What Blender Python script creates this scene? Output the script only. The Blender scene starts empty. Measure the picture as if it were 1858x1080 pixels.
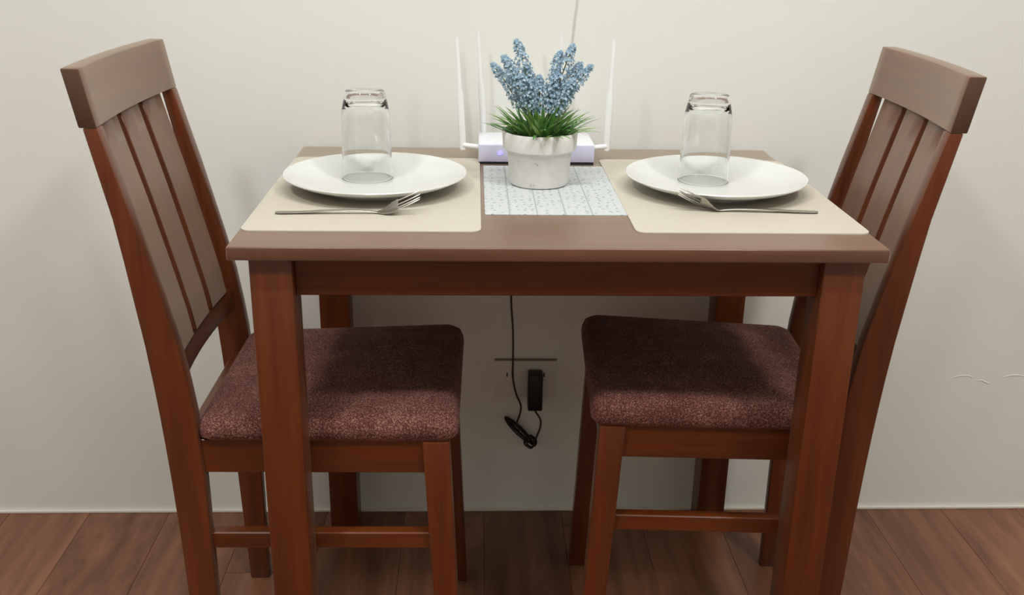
import bpy, bmesh, math, random
from mathutils import Vector, Matrix
PI = math.pi
random.seed(7)
S = bpy.context.scene
COL = S.collection

# ------------------------------------------------------------------ camera
cd = bpy.data.cameras.new('camera')
cam = bpy.data.objects.new('camera', cd)
COL.objects.link(cam)
cd.sensor_fit = 'HORIZONTAL'
cd.sensor_width = 36.0
cd.lens = 36.0 * 1830.4 / 1858.0
cd.clip_start = 0.05
_c = Vector((-0.10763, -1.78357, 1.12215))
_r = Vector((0.99929814, -0.03398568, 0.01575441))
_u = Vector((-0.00299278, 0.34679215, 0.93793723))
_f = Vector((0.03733994, 0.93732608, -0.34644704))
cam.matrix_world = Matrix(((_r.x, _u.x, -_f.x, _c.x), (_r.y, _u.y, -_f.y, _c.y),
                           (_r.z, _u.z, -_f.z, _c.z), (0, 0, 0, 1)))
S.camera = cam

# ------------------------------------------------------------------ exposure, world, lamps
S.view_settings.view_transform = 'Standard'
S.view_settings.look = 'None'
S.view_settings.exposure = 0.12
S.view_settings.gamma = 1.0
S.view_settings.use_curve_mapping = False

w = bpy.data.worlds.new('world')
S.world = w
w.use_nodes = True
w.node_tree.nodes['Background'].inputs[0].default_value = (0.8, 0.85, 1, 1)
w.node_tree.nodes['Background'].inputs[1].default_value = 0.0

ROOM_H = 2.75
LIGHT = (0.04, -1.10, ROOM_H)


def area(name, loc, size, power, color, shape='DISK', rot=(0, 0, 0), sy=None):
    l = bpy.data.lights.new(name, 'AREA')
    l.shape = shape
    l.size = size
    if sy: l.size_y = sy
    l.energy = power
    l.color = color
    o = bpy.data.objects.new(name, l)
    o.location = loc
    o.rotation_euler = rot
    COL.objects.link(o)
    return o


area('batten_lamp', (LIGHT[0], LIGHT[1], ROOM_H - 0.075), 1.25, 17, (0.985, 0.995, 0.975), 'RECTANGLE', sy=0.07)
SIDE_FILLS = [(-1.05, -1.62), (1.05, -1.62)]  # unseen fill lights, added to lift the lower and side walls
for _x, _y in SIDE_FILLS:
    area('side_fill_light', (_x, _y, ROOM_H - 0.045), 0.30, 19, (0.985, 0.995, 0.975))


# ------------------------------------------------------------------ material helpers
def lin(c):
    return tuple(((v / 255) / 12.92 if v / 255 <= 0.04045 else ((v / 255 + 0.055) / 1.055) ** 2.4) for v in c) + (1,)


class NM:
    def __init__(self, name):
        self.m = bpy.data.materials.new(name)
        self.m.use_nodes = True
        self.t = self.m.node_tree
        self.b = self.t.nodes['Principled BSDF']

    def n(self, typ, **kw):
        nd = self.t.nodes.new(typ)
        for k, v in kw.items():
            if k.startswith('i_'):
                nd.inputs[k[2:].replace('_', ' ')].default_value = v
            else:
                setattr(nd, k, v)
        return nd

    def l(self, a, b):
        self.t.links.new(a, b)

    def set(self, **kw):
        for k, v in kw.items():
            self.b.inputs[k.replace('_', ' ')].default_value = v

    def coords(self, scale=(1, 1, 1), rnd=False):
        tc = self.n('ShaderNodeTexCoord')
        mp = self.n('ShaderNodeMapping')
        mp.inputs['Scale'].default_value = scale
        self.l(tc.outputs['Object'], mp.inputs['Vector'])
        if rnd:
            oi = self.n('ShaderNodeObjectInfo')
            ml = self.n('ShaderNodeMath', operation='MULTIPLY')
            ml.inputs[1].default_value = 37.0
            self.l(oi.outputs['Random'], ml.inputs[0])
            cb = self.n('ShaderNodeCombineXYZ')
            for k in range(3): self.l(ml.outputs[0], cb.inputs[k])
            self.l(cb.outputs[0], mp.inputs['Location'])
        return mp.outputs[0]

    def noise(self, vec, scale, detail=4, rough=0.6):
        nz = self.n('ShaderNodeTexNoise')
        nz.inputs['Scale'].default_value = scale
        nz.inputs['Detail'].default_value = detail
        nz.inputs['Roughness'].default_value = rough
        self.l(vec, nz.inputs['Vector'])
        return nz.outputs['Fac']

    def ramp(self, fac, stops):
        r = self.n('ShaderNodeValToRGB')
        e = r.color_ramp.elements
        while len(e) < len(stops): e.new(0.5)
        for q, (p, c) in zip(e, stops):
            q.position = p
            q.color = c
        self.l(fac, r.inputs[0])
        return r.outputs[0]

    def bump(self, fac, strength, dist=0.001):
        b = self.n('ShaderNodeBump')
        b.inputs['Strength'].default_value = strength
        b.inputs['Distance'].default_value = dist
        self.l(fac, b.inputs['Height'])
        self.l(b.outputs[0], self.b.inputs['Normal'])


def simple(name, col, rough=0.5, metal=0.0, spec=0.5):
    m = NM(name)
    m.set(Base_Color=lin(col), Roughness=rough, Metallic=metal)
    m.b.inputs['Specular IOR Level'].default_value = spec
    return m.m


def wood(name, axis, dark, light, rough=0.42, coat=0.42, sheen=0.55):
    m = NM(name)
    sc = [14, 14, 14]
    sc[axis] = 0.9
    v = m.coords(tuple(sc), rnd=True)
    f = m.noise(v, 3.2, 6, 0.62)
    sc2 = [60, 60, 60]
    sc2[axis] = 2.0
    f2 = m.noise(m.coords(tuple(sc2), rnd=True), 4, 3, 0.5)
    mx = m.n('ShaderNodeMath', operation='MULTIPLY_ADD')
    m.l(f2, mx.inputs[0])
    mx.inputs[1].default_value = 0.35
    m.l(f, mx.inputs[2])
    c = m.ramp(mx.outputs[0], [(0.38, lin(dark)), (0.92, lin(light))])
    m.l(c, m.b.inputs['Base Color'])
    m.set(Roughness=rough)
    m.b.inputs['Coat Weight'].default_value = coat
    m.b.inputs['Coat Roughness'].default_value = 0.24
    m.b.inputs['Coat IOR'].default_value = 1.5
    m.b.inputs['Sheen Weight'].default_value = sheen
    m.b.inputs['Sheen Tint'].default_value = (1.0, 0.87, 0.68, 1)
    m.b.inputs['Specular IOR Level'].default_value = 0.32
    m.b.inputs['Sheen Roughness'].default_value = 0.45
    return m.m


WD, WL = (74, 29, 2), (114, 52, 8)
M = {}
M['wood_x'] = wood('stained_wood_along_x', 0, WD, WL)
M['wood_y'] = wood('stained_wood_along_y', 1, WD, WL)
M['wood_z'] = wood('stained_wood_along_z', 2, WD, WL)
M['leg_z'] = wood('satin_wood_along_z', 2, WD, WL, sheen=0.03)
M['leg_x'] = wood('satin_wood_along_x', 0, WD, WL, sheen=0.03)
M['leg_y'] = wood('satin_wood_along_y', 1, WD, WL, sheen=0.03)
M['post_z'] = wood('post_wood_along_z', 2, WD, WL, sheen=0.12)
M['wood_top'] = wood('table_top_wood', 0, (86, 46, 26), (112, 68, 44), 0.40, 0.8, 0.75)

M['end_grain'] = simple('wood_end_grain', (84, 56, 38), 0.55)

# painted wall, faint blotches and roller texture
m = NM('painted_wall')
v = m.coords()
f = m.noise(v, 1.6, 3, 0.5)
m.l(m.ramp(f, [(0.3, lin((234, 235, 228))), (0.7, lin((239, 240, 234)))]), m.b.inputs['Base Color'])
m.set(Roughness=0.62)
m.bump(m.noise(v, 160, 3, 0.6), 0.12, 0.0008)
M['wall'] = m.m
M['ceiling'] = simple('ceiling_paint', (240, 240, 238), 0.8)
M['caulk'] = simple('skirting_bead', (232, 226, 214), 0.5)

# laminate floor planks
m = NM('laminate_plank')
v = m.coords((16, 0.9, 16), rnd=True)
f = m.noise(v, 2.2, 5, 0.6)
oi = m.n('ShaderNodeObjectInfo')
ma = m.n('ShaderNodeMath', operation='MULTIPLY_ADD')
m.l(oi.outputs['Random'], ma.inputs[0])
ma.inputs[1].default_value = 0.22
m.l(f, ma.inputs[2])
m.l(m.ramp(ma.outputs[0], [(0.35, lin((92, 54, 36))), (0.62, lin((126, 82, 58))), (0.95, lin((160, 108, 80)))]),
    m.b.inputs['Base Color'])
m.set(Roughness=0.36)
m.bump(f, 0.1, 0.0005)
M['plank'] = m.m
M['screed'] = simple('floor_underlay', (40, 26, 20), 0.9)

# seat fabric: woven maroon with pale flecks
m = NM('woven_seat_fabric')
v = m.coords((1, 1, 1))
f = m.noise(v, 480, 2, 0.6)
f2 = m.noise(m.coords((1, 1, 1)), 22, 3, 0.6)
ma = m.n('ShaderNodeMath', operation='MULTIPLY_ADD')
m.l(f2, ma.inputs[0])
ma.inputs[1].default_value = 0.25
m.l(f, ma.inputs[2])
m.l(m.ramp(ma.outputs[0], [(0.36, lin((64, 30, 30))), (0.62, lin((110, 64, 58))), (0.88, lin((186, 140, 124)))]),
    m.b.inputs['Base Color'])
m.set(Roughness=0.95)
m.b.inputs['Sheen Weight'].default_value = 0.05
m.b.inputs['Specular IOR Level'].default_value = 0.15
m.bump(f, 0.6, 0.0015)
M['fabric'] = m.m

# placemat leatherette
m = NM('beige_placemat')
f = m.noise(m.coords(), 420, 3, 0.6)
m.l(m.ramp(f, [(0.3, lin((194, 186, 170))), (0.7, lin((204, 197, 182)))]), m.b.inputs['Base Color'])
m.set(Roughness=0.6)
m.bump(f, 0.15, 0.0005)
M['mat'] = m.m

# printed runner: white cloth, five bands, small blue-grey marks in rows
m = NM('printed_runner')
tc = m.n('ShaderNodeTexCoord')
sep = m.n('ShaderNodeSeparateXYZ')
m.l(tc.outputs['Object'], sep.inputs[0])
vo = m.n('ShaderNodeTexVoronoi')
vo.inputs['Scale'].default_value = 92.0
vo.inputs['Randomness'].default_value = 0.45
m.l(tc.outputs['Object'], vo.inputs['Vector'])
marks = m.ramp(vo.outputs['Distance'], [(0.15, (1, 1, 1, 1)), (0.25, (0, 0, 0, 1))])
vo2 = m.n('ShaderNodeTexVoronoi')
vo2.feature = 'DISTANCE_TO_EDGE'
vo2.inputs['Scale'].default_value = 150.0
m.l(tc.outputs['Object'], vo2.inputs['Vector'])
net = m.ramp(vo2.outputs['Distance'], [(0.05, (0.55, 0.55, 0.55, 1)), (0.14, (0, 0, 0, 1))])
mx = m.n('ShaderNodeMix')
mx.data_type = 'RGBA'
mx.inputs['A'].default_value = lin((204, 207, 206))
mx.inputs['B'].default_value = lin((182, 192, 198))
m.l(net, mx.inputs['Factor'])
mx2 = m.n('ShaderNodeMix')
mx2.data_type = 'RGBA'
m.l(mx.outputs['Result'], mx2.inputs['A'])
mx2.inputs['B'].default_value = lin((146, 158, 170))
m.l(marks, mx2.inputs['Factor'])
prev = mx2.outputs['Result']
for xs in (-0.059, -0.021, 0.018, 0.055):
    sb = m.n('ShaderNodeMath', operation='SUBTRACT')
    m.l(sep.outputs['X'], sb.inputs[0])
    sb.inputs[1].default_value = xs - 0.0035
    ab = m.n('ShaderNodeMath', operation='ABSOLUTE')
    m.l(sb.outputs[0], ab.inputs[0])
    lt = m.n('ShaderNodeMath', operation='LESS_THAN')
    m.l(ab.outputs[0], lt.inputs[0])
    lt.inputs[1].default_value = 0.0011
    mm = m.n('ShaderNodeMix')
    mm.data_type = 'RGBA'
    m.l(prev, mm.inputs['A'])
    mm.inputs['B'].default_value = lin((166, 174, 174))
    m.l(lt.outputs[0], mm.inputs['Factor'])
    prev = mm.outputs['Result']
m.l(prev, m.b.inputs['Base Color'])
m.set(Roughness=0.8)
M['runner'] = m.m

# glazed white china
m = NM('white_china')
m.set(Base_Color=lin((222, 223, 220)), Roughness=0.16)
m.b.inputs['Coat Weight'].default_value = 0.3
M['china'] = m.m

# clear glass
m = NM('clear_glass')
m.set(Base_Color=(0.97, 0.985, 0.98, 1), Roughness=0.0, IOR=1.47)
m.b.inputs['Transmission Weight'].default_value = 1.0
M['glass'] = m.m
M['steel'] = simple('brushed_steel', (172, 168, 160), 0.36, 1.0)
M['router'] = simple('white_router_plastic', (232, 233, 240), 0.35)
M['router_front'] = simple('router_front_plastic', (212, 210, 234), 0.3)
M['antenna'] = simple('white_antenna_plastic', (242, 243, 243), 0.45)
M['dark'] = simple('dark_rubber', (34, 32, 38), 0.7)
M['black'] = simple('black_plastic', (14, 12, 12), 0.45)
M['cable'] = simple('dark_cable', (58, 42, 30), 0.55)
M['pale_cable'] = simple('pale_grey_cable', (214, 212, 206), 0.6)
M['socket'] = simple('socket_plastic', (228, 226, 218), 0.5)
M['socket_rim'] = simple('socket_rim', (150, 122, 98), 0.6)
M['lampwhite'] = simple('lamp_housing', (235, 235, 235), 0.5)

m = NM('led_blue')
m.set(Base_Color=(0.1, 0.1, 0.6, 1))
m.b.inputs['Emission Color'].default_value = (0.22, 0.20, 1.0, 1)
m.b.inputs['Emission Strength'].default_value = 2.2
M['led'] = m.m
m = NM('lamp_diffuser')
m.b.inputs['Emission Color'].default_value = (1.0, 0.965, 0.90, 1)
m.b.inputs['Emission Strength'].default_value = 12
M['diffuser'] = m.m

# weathered white pot
m = NM('weathered_white_pot')
v = m.coords()
f = m.noise(v, 55, 5, 0.65)
base = m.ramp(f, [(0.30, lin((160, 152, 146))), (0.37, lin((224, 221, 217))), (0.8, lin((236, 234, 231)))])
m.l(base, m.b.inputs['Base Color'])
m.set(Roughness=0.7)
m.bump(f, 0.3, 0.001)
M['pot'] = m.m
M['soil'] = simple('moss_filler', (46, 74, 36), 0.95)


def leafmat(name, a, b):
    m = NM(name)
    oi = m.n('ShaderNodeObjectInfo')
    m.l(m.ramp(oi.outputs['Random'], [(0.0, lin(a)), (1.0, lin(b))]), m.b.inputs['Base Color'])
    m.set(Roughness=0.45)
    return m.m


M['leaf'] = leafmat('green_leaf', (72, 138, 62), (160, 192, 112))
m = NM('blue_floret')
f = m.noise(m.coords(), 260, 2, 0.6)
m.l(m.ramp(f, [(0.32, lin((134, 168, 194))), (0.55, lin((168, 196, 214))), (0.74, lin((214, 226, 232)))]),
    m.b.inputs['Base Color'])
m.set(Roughness=0.7)
M['floret'] = m.m
M['stem'] = simple('green_stem', (96, 118, 84), 0.6)


# ------------------------------------------------------------------ geometry helpers
def obj(name, bm, mat, parent=None, smooth=False, loc=None, recalc=True):
    if recalc:
        bmesh.ops.recalc_face_normals(bm, faces=bm.faces)
    me = bpy.data.meshes.new(name)
    bm.to_mesh(me)
    bm.free()
    me.materials.append(mat)
    if smooth:
        for p in me.polygons: p.use_smooth = True
        try:
            me.set_sharp_from_angle(angle=math.radians(38))
        except Exception:
            pass
    o = bpy.data.objects.new(name, me)
    COL.objects.link(o)
    if parent: o.parent = parent
    if loc: o.location = loc
    return o


def thing(name, label, cat, loc=(0, 0, 0), rz=0.0, group=None):
    o = bpy.data.objects.new(name, None)
    o.empty_display_size = 0.05
    COL.objects.link(o)
    o.location = loc
    o.rotation_euler = (0, 0, rz)
    tag(o, label, cat, group)
    return o


def tag(o, label, cat, group=None):
    o['label'] = label
    o['category'] = cat
    if group: o['group'] = group
    return o


def struct(o):
    o['kind'] = 'structure'
    return o


def dup(root, loc, rz, label):
    r = root.copy()
    COL.objects.link(r)
    r.location = loc
    r.rotation_euler = (0, 0, rz)
    r['label'] = label
    for ch in list(root.children):
        c = ch.copy()
        COL.objects.link(c)
        c.parent = r
        for g in list(ch.children):
            d = g.copy()
            COL.objects.link(d)
            d.parent = c
    return r


def box(x0, x1, y0, y1, z0, z1, bev=0.0, seg=2, bm=None):
    own = bm is None
    b = bmesh.new()
    vs = [b.verts.new((x, y, z)) for x in (x0, x1) for y in (y0, y1) for z in (z0, z1)]
    for q in ((0, 1, 3, 2), (4, 6, 7, 5), (0, 4, 5, 1), (2, 3, 7, 6), (0, 2, 6, 4), (1, 5, 7, 3)):
        b.faces.new([vs[i] for i in q])
    bmesh.ops.recalc_face_normals(b, faces=b.faces)
    if bev:
        bmesh.ops.bevel(b, geom=b.edges[:], offset=bev, segments=seg, profile=0.5, affect='EDGES')
    if own: return b
    merge(bm, b)
    return bm


def merge(dst, src):
    me = bpy.data.meshes.new('tmp')
    src.to_mesh(me)
    src.free()
    dst.from_mesh(me)
    bpy.data.meshes.remove(me)


def lathe(prof, n=64, cap0=False, cap1=False, squash=None):
    b = bmesh.new()
    rings = []
    for r, z in prof:
        if r < 1e-6:
            rings.append([b.verts.new((0, 0, z))])
        else:
            rings.append([b.verts.new((r * math.cos(2 * PI * k / n), r * math.sin(2 * PI * k / n), z)) for k in range(n)])
    for a, c in zip(rings, rings[1:]):
        for k in range(n):
            k2 = (k + 1) % n
            if len(a) == 1 and len(c) == 1: continue
            if len(a) == 1:
                b.faces.new((a[0], c[k], c[k2]))
            elif len(c) == 1:
                b.faces.new((a[k], a[k2], c[0]))
            else:
                b.faces.new((a[k], a[k2], c[k2], c[k]))
    return b


def smooth_path(pts, sub=6):
    out = []
    P = [Vector(p) for p in pts]
    for i in range(len(P) - 1):
        p0 = P[max(i - 1, 0)]; p1 = P[i]; p2 = P[i + 1]; p3 = P[min(i + 2, len(P) - 1)]
        for k in range(sub):
            t = k / sub
            out.append(0.5 * ((2 * p1) + (-p0 + p2) * t + (2 * p0 - 5 * p1 + 4 * p2 - p3) * t * t
                              + (-p0 + 3 * p1 - 3 * p2 + p3) * t ** 3))
    out.append(P[-1])
    return out


def tube(pts, rad, n=8, bm=None, flat=None, up=None):
    """sweep; rad is a number or list; flat=(w,h) list of half sizes for an elliptical section"""
    b = bm or bmesh.new()
    P = [Vector(p) for p in pts]
    rings = []
    u0 = Vector(up) if up else Vector((0, 0, 1))
    for i, p in enumerate(P):
        t = (P[min(i + 1, len(P) - 1)] - P[max(i - 1, 0)]).normalized()
        s = t.cross(u0)
        if s.length < 1e-4: s = t.cross(Vector((0, 1, 0)))
        s.normalize()
        u = s.cross(t).normalized()
        if not up: u0 = u
        if flat:
            a, c = flat[i]
        else:
            a = c = rad[i] if isinstance(rad, (list, tuple)) else rad
        rings.append([b.verts.new(p + s * (a * math.cos(2 * PI * k / n)) + u * (c * math.sin(2 * PI * k / n))) for k in range(n)])
    for q, r in zip(rings, rings[1:]):
        for k in range(n):
            b.faces.new((q[k], q[(k + 1) % n], r[(k + 1) % n], r[k]))
    b.faces.new(rings[0][::-1])
    b.faces.new(rings[-1])
    return b


def interp(tab, z):
    if z <= tab[0][0]: return tab[0][1]
    for (a, b), (c, d) in zip(tab, tab[1:]):
        if z <= c: return b + (d - b) * (z - a) / (c - a)
    return tab[-1][1]


def extrude_profile(front, back, y0, y1, zs, bev=0.002):
    """post: at heights zs, section from back(z) to front(z) in x and y0..y1"""
    b = bmesh.new()
    rings = []
    for z in zs:
        xb, xf = back(z), front(z)
        rings.append([b.verts.new(c) for c in ((xb, y0, z), (xf, y0, z), (xf, y1, z), (xb, y1, z))])
    side = []
    for q, r in zip(rings, rings[1:]):
        for k in range(4):
            b.faces.new((q[k], q[(k + 1) % 4], r[(k + 1) % 4], r[k]))
    b.faces.new(rings[0][::-1])
    b.faces.new(rings[-1])
    bmesh.ops.recalc_face_normals(b, faces=b.faces)
    if bev:
        es = [e for e in b.edges if len(e.link_faces) == 2 and e.calc_face_angle(0) > 0.6]
        bmesh.ops.bevel(b, geom=es, offset=bev, segments=2, profile=0.5, affect='EDGES')
    return b


def rounded_slab(x0, x1, y0, y1, z0, z1, r, n=6, bev=0.0006):
    b = bmesh.new()
    pts = []
    for cx, cy, a0 in ((x1 - r, y1 - r, 0), (x0 + r, y1 - r, 90), (x0 + r, y0 + r, 180), (x1 - r, y0 + r, 270)):
        for k in range(n + 1):
            a = math.radians(a0 + 90 * k / n)
            pts.append((cx + r * math.cos(a), cy + r * math.sin(a)))
    lo = [b.verts.new((x, y, z0)) for x, y in pts]
    hi = [b.verts.new((x, y, z1)) for x, y in pts]
    b.faces.new(lo[::-1])
    top = b.faces.new(hi)
    k = len(pts)
    for i in range(k): b.faces.new((lo[i], lo[(i + 1) % k], hi[(i + 1) % k], hi[i]))
    bmesh.ops.recalc_face_normals(b, faces=b.faces)
    if bev:
        bmesh.ops.bevel(b, geom=list(top.edges), offset=bev, segments=2, profile=0.5, affect='EDGES')
    return b


# ================================================================== ROOM
X0, X1, Y0 = -2.3, 2.3, -4.6
T = 0.08
wall_back = struct(obj('wall_back', box(X0, X1, 0, T, 0, ROOM_H), M['wall']))
struct(obj('wall_left', box(X0 - T, X0, Y0, T, 0, ROOM_H), M['wall']))
struct(obj('wall_right', box(X1, X1 + T, Y0, T, 0, ROOM_H), M['wall']))
struct(obj('wall_front', box(X0, X1, Y0 - T, Y0, 0, ROOM_H), M['wall']))
struct(obj('ceiling', box(X0 - T, X1 + T, Y0 - T, T, ROOM_H, ROOM_H + T), M['ceiling']))
floor = struct(obj('floor', box(X0 - T, X1 + T, Y0 - T, T, -0.08, -0.009), M['screed']))
struct(obj('baseboard_back', box(X0, X1, -0.006, 0, 0.0, 0.006, 0.0015), M['caulk']))
# laminate planks, laid away from the camera
PW, PL = 0.158, 1.22
pb = box(-PW / 2 + .0002, PW / 2 - .0002, 0, PL - .0006, -0.009, 0, 0.0006, 1)
p0 = obj('plank', pb, M['plank'], floor)
first = True
nc = int(math.ceil((X1 - X0) / PW))
for i in range(nc):
    cx = X0 + PW * (i + 0.5)
    off = (i * 0.47) % 1.0 * PL
    yy = -off
    y = 0 - PL + off * 0
    ys = []
    yc = 0.0 - off
    starts = [yc]
    while starts[-1] - PL > Y0: starts.append(starts[-1] - PL)
    for s in [0.0 if off > 0.01 else None] + starts:
        if s is None: continue
        if s == 0.0 and off > 0.01:
            y_lo, y_hi = -off, 0.0
        else:
            y_hi = s
            y_lo = max(s - PL, Y0)
        L = y_hi - y_lo
        if L < 0.02: continue
        o = p0 if first else p0.copy()
        if not first: COL.objects.link(o)
        first = False
        o.parent = floor
        o.location = (cx, y_lo, 0)
        o.scale = (1, L / PL, 1)

# small blisters and cracks in the wall paint, lower right
for pts in ([(0.835, 0.296), (0.85, 0.3005), (0.868, 0.301), (0.88, 0.296)],
            [(0.884, 0.290), (0.896, 0.291), (0.907, 0.286), (0.914, 0.284)],
            [(0.938, 0.2975), (0.952, 0.3015), (0.968, 0.302), (0.985, 0.299)]):
    path = smooth_path([(x, -0.0002, z) for x, z in pts], 4)
    k = len(path)
    fl = [(0.0011 * math.sin(PI * (i + .6) / (k + .2)) + .0002, 0.0006 * math.sin(PI * (i + .6) / (k + .2)) + .0002) for i in range(k)]
    obj('paint_blister', tube(path, 0, 6, flat=fl, up=(0, 1, 0)), M['wall'], wall_back, True)

# ceiling batten light (above the frame, over the front edge of the table)
cl = thing('ceiling_light', 'long white ceiling light running above the front edge of the dining table', 'light', LIGHT)
obj('housing', box(-.66, .66, -.05, .05, -.045, 0, .004, 2), M['lampwhite'], cl)
obj('diffuser', box(-.63, .63, -.036, .036, -.066, -.045, .008, 3), M['diffuser'], cl, True)
for (lx, ly), side in zip(SIDE_FILLS, ('left', 'right')):  # round bodies for the two added fill lights, out of view
    t = thing('round_fill_light', 'added round white fill light above the %s side of the room' % side, 'light', (lx, ly, ROOM_H))
    obj('housing', lathe([(0, 0), (.17, 0), (.17, -.035), (.15, -.04), (.15, -.02), (0, -.02)], 48), M['lampwhite'], t, True)
    obj('diffuser', lathe([(0, -.022), (.148, -.022), (.148, -.03), (0, -.034)], 48), M['diffuser'], t, True)

# ================================================================== TABLE
TX0, TX1, TY0, TY1, TZ = -0.410, 0.4105, -0.6035, -0.010, 0.75
TT = 0.0175
tab = thing('dining_table', 'small rectangular stained wood dining table set against the white wall', 'table', ((TX0 + TX1) / 2, (TY0 + TY1) / 2, 0))
cx, cy = tab.location.x, tab.location.y
hx, hy = (TX1 - TX0) / 2, (TY1 - TY0) / 2
obj('tabletop', box(-hx, hx, -hy, hy, TZ - TT, TZ, 0.0022, 3), M['wood_top'], tab, True)
LW = 0.0533
lj, li = 0.0235, 0.0115
legm = box(-LW / 2, LW / 2, -LW / 2, LW / 2, 0, TZ - TT, 0.002, 2)
leg0 = obj('leg', legm, M['leg_z'], tab, True)
first = True
for sx in (-1, 1):
    for sy in (-1, 1):
        o = leg0 if first else leg0.copy()
        if not first: COL.objects.link(o)
        first = False
        o.parent = tab
        o.location = (sx * (hx - lj - LW / 2), sy * (hy - li - LW / 2), 0)
AH = 0.0545
az0, az1 = TZ - TT - AH, TZ - TT
for sy in (-1, 1):
    yo = sy * (hy - li - 0.016)
    obj('apron', box(-(hx - lj - LW), hx - lj - LW, min(yo, yo - sy * .02), max(yo, yo - sy * .02), az0, az1, .001, 1), M['leg_x'], tab)
for sx in (-1, 1):
    xo = sx * (hx - lj - 0.016)
    obj('apron', box(min(xo, xo - sx * .02), max(xo, xo - sx * .02), -(hy - li - LW), hy - li - LW, az0, az1, .001, 1), M['leg_y'], tab)

# ================================================================== CHAIRS
UO = 0.5
HW = 0.1692
back_t = [(0, .337), (.2, .3305), (.34, .327), (.47, .320), (.53, .3155), (.59, .310), (.755, .290), (.875, .2665), (.90, .262)]
front_t = [(0, .369), (.2, .3705), (.39, .371), (.49, .366), (.535, .361), (.59, .353), (.655, .339), (.765, .313), (.875, .2845), (.90, .279)]
BK = lambda z: interp(back_t, z) - UO
FR = lambda z: interp(front_t, z) - UO


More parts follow.
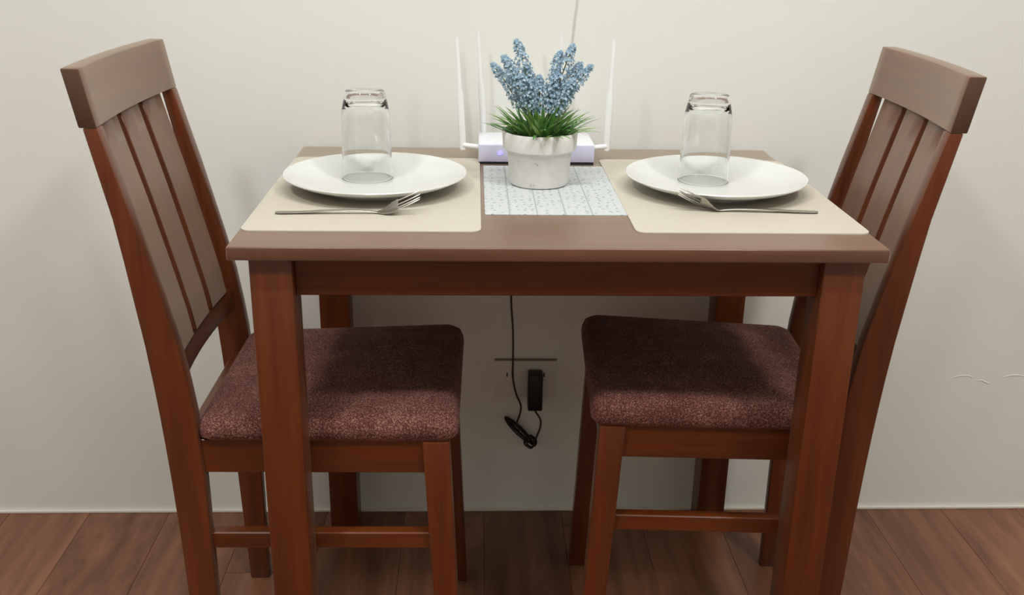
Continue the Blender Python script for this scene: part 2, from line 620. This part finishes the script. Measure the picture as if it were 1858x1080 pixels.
def make_chair(label):
    t = thing('dining_chair', label, 'chair', (0, 0, 0), 0, 'dining chairs at the table')
    zs = [0, .1, .2, .3, .39, .44, .49, .535, .59, .655, .71, .765, .82, .8805]
    for s in (-1, 1):
        a, b_ = sorted((s * HW, s * (HW - .023)))
        obj('back_post', extrude_profile(FR, BK, a, b_, zs), M['post_z'], t, True)
    # curved top rail
    def rail(name, zlo, zhi, ffront, thick, bulge, hw, mat, nseg=16, bev=.002, end_mat=None):
        b = bmesh.new()
        rings = []
        for k in range(nseg + 1):
            v = -hw + 2 * hw * k / nseg
            c = bulge * (1 - (v / hw) ** 2)
            f0, f1 = ffront(zlo) - c, ffront(zhi) - c
            rings.append([b.verts.new(p) for p in ((f0 - thick, v, zlo), (f0, v, zlo), (f1, v, zhi), (f1 - thick, v, zhi))])
        for q, r in zip(rings, rings[1:]):
            for k in range(4): b.faces.new((q[k], q[(k + 1) % 4], r[(k + 1) % 4], r[k]))
        b.faces.new(rings[0][::-1])
        b.faces.new(rings[-1])
        bmesh.ops.recalc_face_normals(b, faces=b.faces)
        es = [e for e in b.edges if len(e.link_faces) == 2 and e.calc_face_angle(0) > 0.6]
        bmesh.ops.bevel(b, geom=es, offset=bev, segments=2, profile=0.5, affect='EDGES')
        o = obj(name, b, mat, t, True)
        if end_mat:
            o.data.materials.append(end_mat)
            for p in o.data.polygons:
                if abs(p.normal.y) > .9: p.material_index = 1
        return o
    tr = lambda z: .2835 - UO + (z - .8805) * (.2705 - .2835) / (.952 - .8805)
    rail('top_rail', .8805, .9525, tr, .0225, .009, HW, M['wood_y'], end_mat=M['end_grain'])
    rail('lower_rail', .525, .560, lambda z: FR(z) - .013, .018, .009, HW - .0232, M['leg_y'])
    # three broad slats
    sw = .072
    for sc in (-.0885, 0, .0885):
        b = bmesh.new()
        rings = []
        zz = [.561, .60, .64, .68, .72, .76, .80, .84, .8800]
        for z in zz:
            row = []
            for v in (sc - sw / 2, sc, sc + sw / 2):
                c = .009 * (1 - (v / HW) ** 2)
                row.append((FR(z) - .0085 - c, v))
            ring = [b.verts.new((x, v, z)) for x, v in row] + [b.verts.new((x - .009, v, z)) for x, v in row[::-1]]
            rings.append(ring)
        for q, r in zip(rings, rings[1:]):
            for k in range(6): b.faces.new((q[k], q[(k + 1) % 6], r[(k + 1) % 6], r[k]))
        b.faces.new(rings[0][::-1])
        b.faces.new(rings[-1])
        bmesh.ops.recalc_face_normals(b, faces=b.faces)
        es = [e for e in b.edges if len(e.link_faces) == 2 and e.calc_face_angle(0) > 0.6]
        bmesh.ops.bevel(b, geom=es, offset=.0012, segments=1, affect='EDGES')
        obj('slat', b, M['wood_z'], t, True)
    # front legs, splayed a little
    for s in (-1, 1):
        a, b_ = sorted((s * HW, s * (HW - .034)))
        ff = lambda z: .7133 + (.7298 - .7133) * (.4 - z) / .4 - UO
        bb = lambda z: .6765 + (.697 - .6765) * (.4 - z) / .4 - UO
        obj('leg', extrude_profile(ff, bb, a, b_, [0, .15, .3, .4495]), M['leg_z'], t, True)
    # seat rails
    for s in (-1, 1):
        a, b_ = sorted((s * (HW - .007), s * (HW - .025)))
        obj('apron', box(.3655 - UO, .6765 - UO, a, b_, .398, .4495, .001, 1), M['leg_x'], t)
        a, b_ = sorted((s * (HW - .008), s * (HW - .026)))
        obj('stretcher', box(.3695 - UO, .685 - UO, a, b_, .273, .299, .0015, 1), M['leg_x'], t)
    obj('apron', box(.690 - UO, .708 - UO, -HW + .034, HW - .034, .398, .4495, .001, 1), M['leg_y'], t)
    obj('apron', box(.342 - UO, .360 - UO, -HW + .023, HW - .023, .398, .4495, .001, 1), M['leg_y'], t)
    # upholstered cushion: domed rounded pad
    ux0, ux1, hv = .364 - UO, .7245 - UO, .1705
    nx, ny = 40, 36
    zb, edge, crown = .4496, .034, .012
    b = bmesh.new()
    def rr(x, y):  # squarish disc -> rounded rectangle
        return x, y
    ccx, hxx = (ux0 + ux1) / 2, (ux1 - ux0) / 2
    rc = .020
    ring_n = 12
    outline = []
    for qx, qy, a0 in ((1, 1, 0), (-1, 1, 90), (-1, -1, 180), (1, -1, 270)):
        for k in range(ring_n + 1):
            a = math.radians(a0 + 90 * k / ring_n)
            outline.append((qx * (hxx - rc) + rc * math.cos(a), qy * (hv - rc) + rc * math.sin(a)))
    N = len(outline)
    levels = []
    # bottom edge, side roll, then top rings toward the centre
    for ins, z in ((.006, zb), (.001, zb + .006), (0, zb + .016), (.001, zb + .024), (.005, zb + edge), (.013, zb + edge + .006)):
        levels.append([(x * (1 - ins / hxx), y * (1 - ins / hv), z) for x, y in outline])
    base_s = 1 - .013 / hxx
    for s_ in (.82, .66, .5, .34, .18):
        z = zb + edge + .006 + crown * (1 - (s_ / base_s) ** 2) * .75
        levels.append([(x * s_, y * s_, z) for x, y in outline])
    def wedge(x, z):   # thicker at the front edge than at the back
        k = .80 + .36 * max(0, min(1, (x + hxx) / (2 * hxx)))
        return zb + (z - zb) * k
    rings = [[b.verts.new((ccx + x, y, wedge(x, z))) for x, y, z in lv] for lv in levels]
    for q, r in zip(rings, rings[1:]):
        for k in range(N): b.faces.new((q[k], q[(k + 1) % N], r[(k + 1) % N], r[k]))
    b.faces.new(rings[0][::-1])
    c = b.verts.new((ccx, 0, wedge(0, zb + edge + .006 + crown * .75)))
    for k in range(N): b.faces.new((rings[-1][k], rings[-1][(k + 1) % N], c))
    obj('seat_cushion', b, M['fabric'], t, True)
    return t


def pose(x, y, a, s):
    return (x + math.cos(a) * s * UO, y + math.sin(a) * s * UO, 0)


chL = make_chair('wooden slat-back dining chair with maroon seat, left of the table, facing right')
chL.location = pose(-.851, -.3663, -.0117, 1)
chL.rotation_euler = (0, 0, -.0117)
chR = dup(chL, pose(.7921, -.3663, -.0536, -1), PI - .0536,
          'wooden slat-back dining chair with maroon seat, right of the table, facing left')

# ================================================================== PLACEMATS, RUNNER
pm = obj('placemat', rounded_slab(-.1545, .1545, -.2165, .2165, 0, .002, .014), M['mat'], loc=(-.2535, -.3205, TZ))
tag(pm, 'beige rectangular placemat with rounded corners under the left plate', 'placemat', 'placemats')
pm2 = pm.copy()
COL.objects.link(pm2)
pm2.location = (.2565, -.3205, TZ)
pm2['label'] = 'beige rectangular placemat with rounded corners under the right plate'
rn = obj('table_runner', rounded_slab(-.0965, .0995, -.148, .148, 0, .0012, .002, 3, .0003), M['runner'], loc=(.003, -.304, TZ))
tag(rn, 'white cloth mat printed with small blue-grey marks, under the flower pot', 'table mat')

# ================================================================== PLATES
MZ = TZ + .002
plate_prof = [(0, .0035), (.060, .0035), (.070, .0035), (.072, .0), (.077, .0), (.080, .004), (.100, .0085), (.120, .0150), (.1345, .0222),
              (.1352, .0236), (.1343, .0246), (.130, .0236), (.118, .0176), (.104, .0122), (.090, .0086), (.076, .0070), (.05, .0064), (0, .0062)]
plL = obj('dinner_plate', lathe(plate_prof, 96), M['china'], smooth=True, loc=(-.2545, -.310, MZ))
tag(plL, 'round white dinner plate on the left placemat under an upturned glass', 'plate', 'dinner plates')
plR = plL.copy()
COL.objects.link(plR)
plR.location = (.2545, -.3085, MZ)
plR['label'] = 'round white dinner plate on the right placemat under an upturned glass'

# ================================================================== GLASSES (upside down)
gp = [(.0385, 0), (.0389, .0012), (.0384, .004), (.0366, .060), (.0354, .096), (.0347, .104), (.0330, .1125), (.0312, .119), (.0301, .1245), (.0297, .1285), (.0285, .1302),
      (.020, .1296), (.010, .1286), (0, .1283)]
gi = [(0, .1160), (.012, .1157), (.022, .1142), (.0285, .1090), (.0318, .100), (.0330, .088), (.0342, .060), (.0368, .003), (.0373, .0006), (.0379, 0)]
gl = obj('drinking_glass', lathe(gp[::-1] + [(.0382, -.0002)][:0] + gi[::-1] , 72), M['glass'], smooth=True, loc=(-.270, -.2765, MZ + .0072))
# (profile runs top centre -> outer wall -> rim -> inner wall -> inner top centre)
tag(gl, 'clear drinking glass standing upside down on the left plate', 'glass', 'upturned glasses')
gr = gl.copy()
COL.objects.link(gr)
gr.location = (.2425, -.2795, MZ + .0072)
gr['label'] = 'clear drinking glass standing upside down on the right plate'


# ================================================================== FORKS
def make_fork(label, loc, rz, roll, mirror=1):
    """handle end at -x, tines at +x; lies on its handle end and neck"""
    t = thing('fork', label, 'fork', loc, rz, 'forks')
    h = smooth_path([(-.095, 0, .0018), (-.06, 0, .0022), (-.02, 0, .0042), (.02, 0, .0040), (.042, 0, .0022)], 5)
    n = len(h)
    fl = []
    for i in range(n):
        u = i / (n - 1)
        wv = .0058 if u < .1 else .0058 - .0032 * min(1, (u - .1) / .6)
        wv = wv if u < .9 else wv + .001 * (u - .9) * 10
        if i == 0: wv = .0035
        fl.append((wv, .0012))
    hd = obj('handle', tube(h, 0, 10, flat=fl, up=(0, 0, 1)), M['steel'], t, True)
    # head: palm plate then four tines, curving up
    R = Matrix.Rotation(roll, 4, 'X')
    def P(u, v):   # u 0..1 along head, v lateral
        x = .042 + .058 * u
        z = .0022 + .024 * max(0, u - .10) ** 1.35 - .0012 * math.sin(PI * min(u * 2, 1))
        Ru = Matrix.Rotation(roll * min(1, u / .35), 4, 'X')
        q = Ru @ Vector((0, v, .0018 * (v / .01) ** 2))
        return Vector((x, q.y, z + q.z + abs(math.sin(roll)) * .006 * min(1, u / .35)))
    b = bmesh.new()
    us = [0, .08, .16, .25, .34, .42, .48]
    hwid = [.0029, .0055, .0085, .0105, .0116, .0120, .0120]
    top, bot = [], []
    for u, hw_ in zip(us, hwid):
        top.append([b.verts.new(P(u, hw_ * k / 4) + Vector((0, 0, .0008))) for k in range(-4, 5)])
        bot.append([b.verts.new(P(u, hw_ * k / 4) - Vector((0, 0, .0008))) for k in range(-4, 5)])
    for a, c in zip(range(len(us) - 1), range(1, len(us))):
        for k in range(8):
            b.faces.new((top[a][k], top[c][k], top[c][k + 1], top[a][k + 1]))
            b.faces.new((bot[a][k], bot[a][k + 1], bot[c][k + 1], bot[c][k]))
        b.faces.new((top[a][0], bot[a][0], bot[c][0], top[c][0]))
        b.faces.new((top[a][8], top[c][8], bot[c][8], bot[a][8]))
    b.faces.new([top[0][k] for k in range(9)] + [bot[0][k] for k in range(8, -1, -1)])
    b.faces.new([top[-1][k] for k in range(8, -1, -1)] + [bot[-1][k] for k in range(9)])
    obj('head', b, M['steel'], t, True)
    for k in range(4):
        v = -.0103 + .00687 * k
        path = [P(u, v * (1 if u < .9 else .97)) for u in (.46, .58, .7, .82, .93, 1.0)]
        wd = [.0017, .0016, .0015, .0014, .0011, .0005]
        obj('tine', tube(path, 0, 6, flat=[(q, min(q, .0009)) for q in wd], up=(0, 0, 1)), M['steel'], t, True)
    return t


make_fork('steel fork in front of the left plate, tines pointing right', (-.281, -.4565, MZ), .02, .38)
make_fork('steel fork in front of the right plate, tines pointing left', (.275, -.4360, MZ), PI - .035, .75)

# ================================================================== FLOWER POT
px, py = -.0095, -.2740
RZ = TZ + .0012
pt_ = thing('potted_flower', 'weathered white pot of blue artificial flowers with green leaves in the table centre', 'potted plant', (px, py, RZ))
pp = [(0, 0), (.040, 0), (.0435, .002), (.0450, .008), (.0490, .052), (.0500, .0535), (.0540, .0545), (.0555, .056), (.0572, .0805), (.0562, .082), (.0535, .0815),
      (.0520, .078), (.0495, .070), (0, .070)]
obj('pot', lathe(pp, 72), M['pot'], pt_, True)
obj('moss', lathe([(0, .080), (.02, .0795), (.04, .076), (.0495, .071)], 32), M['soil'], pt_, True)
rnd = random.Random(11)


def leaf(base, az, length, lean, width, droop):
    b = bmesh.new()
    n = 6
    d = Vector((math.cos(az), math.sin(az), 0))
    s = Vector((-d.y, d.x, 0))
    L, Rr, Mid = [], [], []
    for i in range(n + 1):
        u = i / n
        ang = lean + droop * u
        # integrate the curve
        if i == 0:
            p = Vector(base)
        else:
            p = p + (d * math.sin(ang) + Vector((0, 0, math.cos(ang)))) * (length / n)
        wv = width * (math.sin(PI * min(1, .18 + u * .82)) ** .8 if u < 1 else 0.02)
        nrm = (Vector((0, 0, 1)) * math.sin(ang) - d * math.cos(ang))
        L.append(b.verts.new(p + s * wv)); Rr.append(b.verts.new(p - s * wv)); Mid.append(b.verts.new(p - nrm * wv * .35))
    for i in range(n):
        b.faces.new((L[i], L[i + 1], Mid[i + 1], Mid[i]))
        b.faces.new((Mid[i], Mid[i + 1], Rr[i + 1], Rr[i]))
    return b


for i in range(150):
    az = rnd.uniform(0, 2 * PI)
    rr_ = rnd.uniform(0.004, .040)
    k = rr_ / .04
    ln = rnd.uniform(.040, .068) * (1.0 if k > .4 else 1.05)
    lean = rnd.uniform(.05, .45) + .5 * k
    base = (rr_ * math.cos(az), rr_ * math.sin(az), .072)
    obj('leaf', leaf(base, az + rnd.uniform(-.5, .5), ln, lean, rnd.uniform(.0021, .0036), rnd.uniform(.3, 1.1)), M['leaf'], pt_, False, recalc=False)


def floret(b, c, d, s):
    """tiny bell of five petals opening along d"""
    d = d.normalized()
    a = d.cross(Vector((.3, .5, .8))).normalized()
    e = d.cross(a)
    base = b.verts.new(c - d * s * .4)
    ring = []
    for k in range(5):
        t_ = 2 * PI * k / 5
        o_ = a * math.cos(t_) + e * math.sin(t_)
        t2 = t_ + PI / 5
        o2 = a * math.cos(t2) + e * math.sin(t2)
        ring.append(b.verts.new(c + o_ * s * 1.0 + d * s * .7))
        ring.append(b.verts.new(c + o2 * s * .5 + d * s * .35))
    for k in range(10):
        b.faces.new((base, ring[k], ring[(k + 1) % 10]))
    ctr = b.verts.new(c + d * s * .15)
    for k in range(10):
        b.faces.new((ctr, ring[(k + 1) % 10], ring[k]))


# (tip x, tip y offset, tip z above pot foot, root x, radius)
spikes = [(-.072, .008, .178, -.022, .011), (-.056, -.012, .192, -.014, .0125), (-.037, .004, .213, -.010, .0125),
          (-.022, .014, .176, -.006, .010), (-.046, .018, .170, -.016, .012), (-.004, -.006, .163, .000, .009),
          (.028, .012, .196, .010, .011), (.045, -.002, .207, .014, .012), (.058, .010, .180, .018, .012), (.073, -.004, .179, .020, .0105),
          (.046, -.016, .160, .018, .011), (-.030, -.018, .166, -.008, .011), (.022, -.004, .168, .009, .009)]
for (tx, ty, tz, rx, rad) in spikes:
    root = Vector((rx, ty * .3, .075))
    tip = Vector((tx + .0, ty, tz))
    mid = root.lerp(tip, .5) + Vector(((rx - tx) * .12, 0, .006))
    path = smooth_path([root, mid, tip], 8)
    sp = obj('flower_spike', tube(path, .0009, 5), M['stem'], pt_, True)
    b = bmesh.new()
    nf = 190
    for k in range(nf):
        u = .33 + .67 * (k / nf) ** .9
        q = path[min(len(path) - 1, int(u * (len(path) - 1)))].lerp(path[min(len(path) - 1, int(u * (len(path) - 1)) + 1)], (u * (len(path) - 1)) % 1)
        prof = math.sin(PI * min(1, max(.05, (u - .25) / .75)) * .86 + .25)
        r_ = rad * max(.25, prof) * rnd.uniform(.45, 1.05)
        az = k * 2.39996 + rnd.uniform(-.3, .3)
        o_ = Vector((math.cos(az), math.sin(az), rnd.uniform(-.2, .35)))
        floret(b, q + o_ * r_, o_ + Vector((0, 0, .25)), rnd.uniform(.0024, .0036))
    obj('floret_cluster', b, M['floret'], sp, False, recalc=False)

# ================================================================== ROUTER
rx0, rx1 = -.1015, .0905
ro = thing('wifi_router', 'white wireless router with four upright antennas behind the flower pot', 'router', ((rx0 + rx1) / 2, -.087, TZ))
hxr = (rx1 - rx0) / 2
obj('foot_strip', box(-hxr + .001, hxr - .001, -.0535, .048, 0, .004, .0005, 1), M['dark'], ro)
obj('body', box(-hxr, hxr, -.050, .050, .0042, .0335, .002, 3), M['router'], ro, True)
obj('front_panel', box(-hxr + .0005, hxr - .0005, -.0545, -.0500, .0042, .0325, .0012, 2), M['router_front'], ro, True)
led = bmesh.new()
bmesh.ops.create_cone(led, cap_ends=True, segments=20, radius1=.0042, radius2=.0042, depth=.0008, matrix=Matrix.Translation((-.0605, -.0549, .0195)) @ Matrix.Rotation(PI / 2, 4, 'X'))
l_ = obj('status_light', led, M['led'], ro)
l_['label'] = 'glowing blue status light'


def antenna(p0, p1, hinge_from, wide):
    """p0 foot, p1 top (local to the router)"""
    P0, P1 = Vector(p0), Vector(p1)
    pts, fl = [], []
    for u, w_ in ((0, wide * .8), (.02, wide), (.50, wide), (.56, wide * .62), (.97, wide * .5), (1, wide * .3)):
        pts.append(P0.lerp(P1, u))
        fl.append((w_, w_ * .55))
    a = obj('antenna', tube(pts, 0, 12, flat=fl, up=(0, 1, 0)), M['antenna'], ro, True)
    h = Vector(hinge_from)
    obj('hinge', tube([h, h.lerp(P0 + Vector((0, 0, .008)), 1.0)], .0042, 12), M['antenna'], a, True)


antenna((-.1275 + .0055, -.020, .017), (-.1375 + .0055, -.014, .200), (-hxr, -.020, .022), .0056)
antenna((.1145 + .0055, -.020, .017), (.1195 + .0055, -.014, .200), (hxr, -.020, .022), .0056)
antenna((-.086 + .0, .054, .022), (-.0975, .050, .203), (-.086, .046, .028), .0052)
antenna((.052, .054, .022), (.0425, .050, .203), (.052, .046, .028), .0052)

# thin pale cable running up the wall behind the flowers
cb = obj('wall_cable', tube(smooth_path([(.050, -.0025, .80), (.056, -.0025, .88), (.060, -.0025, .935), (.063, -.0025, .972), (.066, -.0025, 1.004), (.072, -.0025, 1.10), (.07, -.0025, 1.4), (.072, -.0025, ROOM_H)], 5), .0010, 6), M['pale_cable'], smooth=True)
tag(cb, 'thin pale cable running up the wall above the flowers', 'cable')

# ================================================================== SOCKET AND ADAPTER
so = thing('wall_socket', 'wide flush wall socket plate on the wall below the table', 'socket', (-.008, 0, .2975))
obj('plate', box(-.060, .060, -.006, 0, -.0395, .0375, .0018, 2), M['socket'], so, True)
obj('top_strip', box(-.060, .060, -.0066, 0, .0376, .0400, .0004, 1), M['socket_rim'], so)
for x in (-.030, .030):
    hb = bmesh.new()
    for dx in (-.006, .006):
        box(x + dx - .0012, x + dx + .0012, -.0064, -.0056, .004, .012, 0, 1, hb)
    obj('slot', hb, M['dark'], so)

ad = thing('power_adapter', 'black power adapter plugged into the socket with its bundled cable hanging below the table', 'adapter', (.010, -.009, .281))
# local coordinates relative to adapter centre
obj('housing', box(-.0140, .0140, -.030, 0, -.038, .038, .003, 2), M['black'], ad, True)
def loc(x, z, y=-.012): return (x - .010, y + .009, z - .281)
cabp = [loc(-.036, .735, -.004), loc(-.038, .60, -.006), loc(-.0385, .47, -.008), loc(-.034, .40, -.010), loc(-.033, .34, -.013), loc(-.033, .305, -.014), loc(-.026, .27, -.016), loc(-.0165, .245, -.016),
        loc(-.018, .225, -.014), loc(-.023, .205, -.013), loc(-.018, .190, -.016)]
obj('cable', tube(smooth_path(cabp, 6), .0019, 7), M['cable'], ad, True)
cab2 = [loc(.0085, .2435, -.024), loc(.013, .232, -.02), loc(.022, .215, -.016), loc(.023, .198, -.015), loc(.017, .178, -.015), loc(.014, .168, -.016)]
obj('cable', tube(smooth_path(cab2, 6), .0019, 7), M['cable'], ad, True)
# coiled bundle: several elongated loops from (-.051,.222) to (.013,.155)
bb = bmesh.new()
A, B_ = Vector(loc(-.048, .221)), Vector(loc(.008, .160))
ax = (B_ - A)
ln = ax.length
ax.normalize()
sd = Vector((ax.z, 0, -ax.x))
rb = random.Random(3)
for k in range(6):
    L0 = A + ax * (.002 + .002 * k)
    wv = .0105 - .0013 * k
    yo = -.003 + .0018 * (k % 4)
    pts = []
    for j in range(21):
        t_ = 2 * PI * j / 20
        cxx = math.cos(t_)
        pos = L0 + ax * (ln * .48 * (1 - cxx)) + sd * (math.sin(t_) * wv * (.55 if k else .75)) + Vector((0, yo + .001 * math.sin(3 * t_ + k), 0))
        pts.append(pos)
    tube(pts, .0015, 6, bb)
obj('cable_bundle', bb, M['black'], ad, True)
kb = bmesh.new()
C0 = Vector(loc(.004, .164))
for k in range(5):
    tl = Matrix.Rotation(rb.uniform(-.9, .9), 4, 'X') @ Matrix.Rotation(rb.uniform(-.6, .6), 4, 'Z')
    pts = []
    for j in range(19):
        t_ = 2 * PI * j / 18
        pts.append(C0 + tl @ Vector((math.cos(t_) * (.0125 - .0012 * k), 0, math.sin(t_) * (.0110 + .0005 * k))) + Vector((0, -.002, 0)))
    tube(pts, .0015, 6, kb)
obj('cable_knot', kb, M['black'], ad, True)
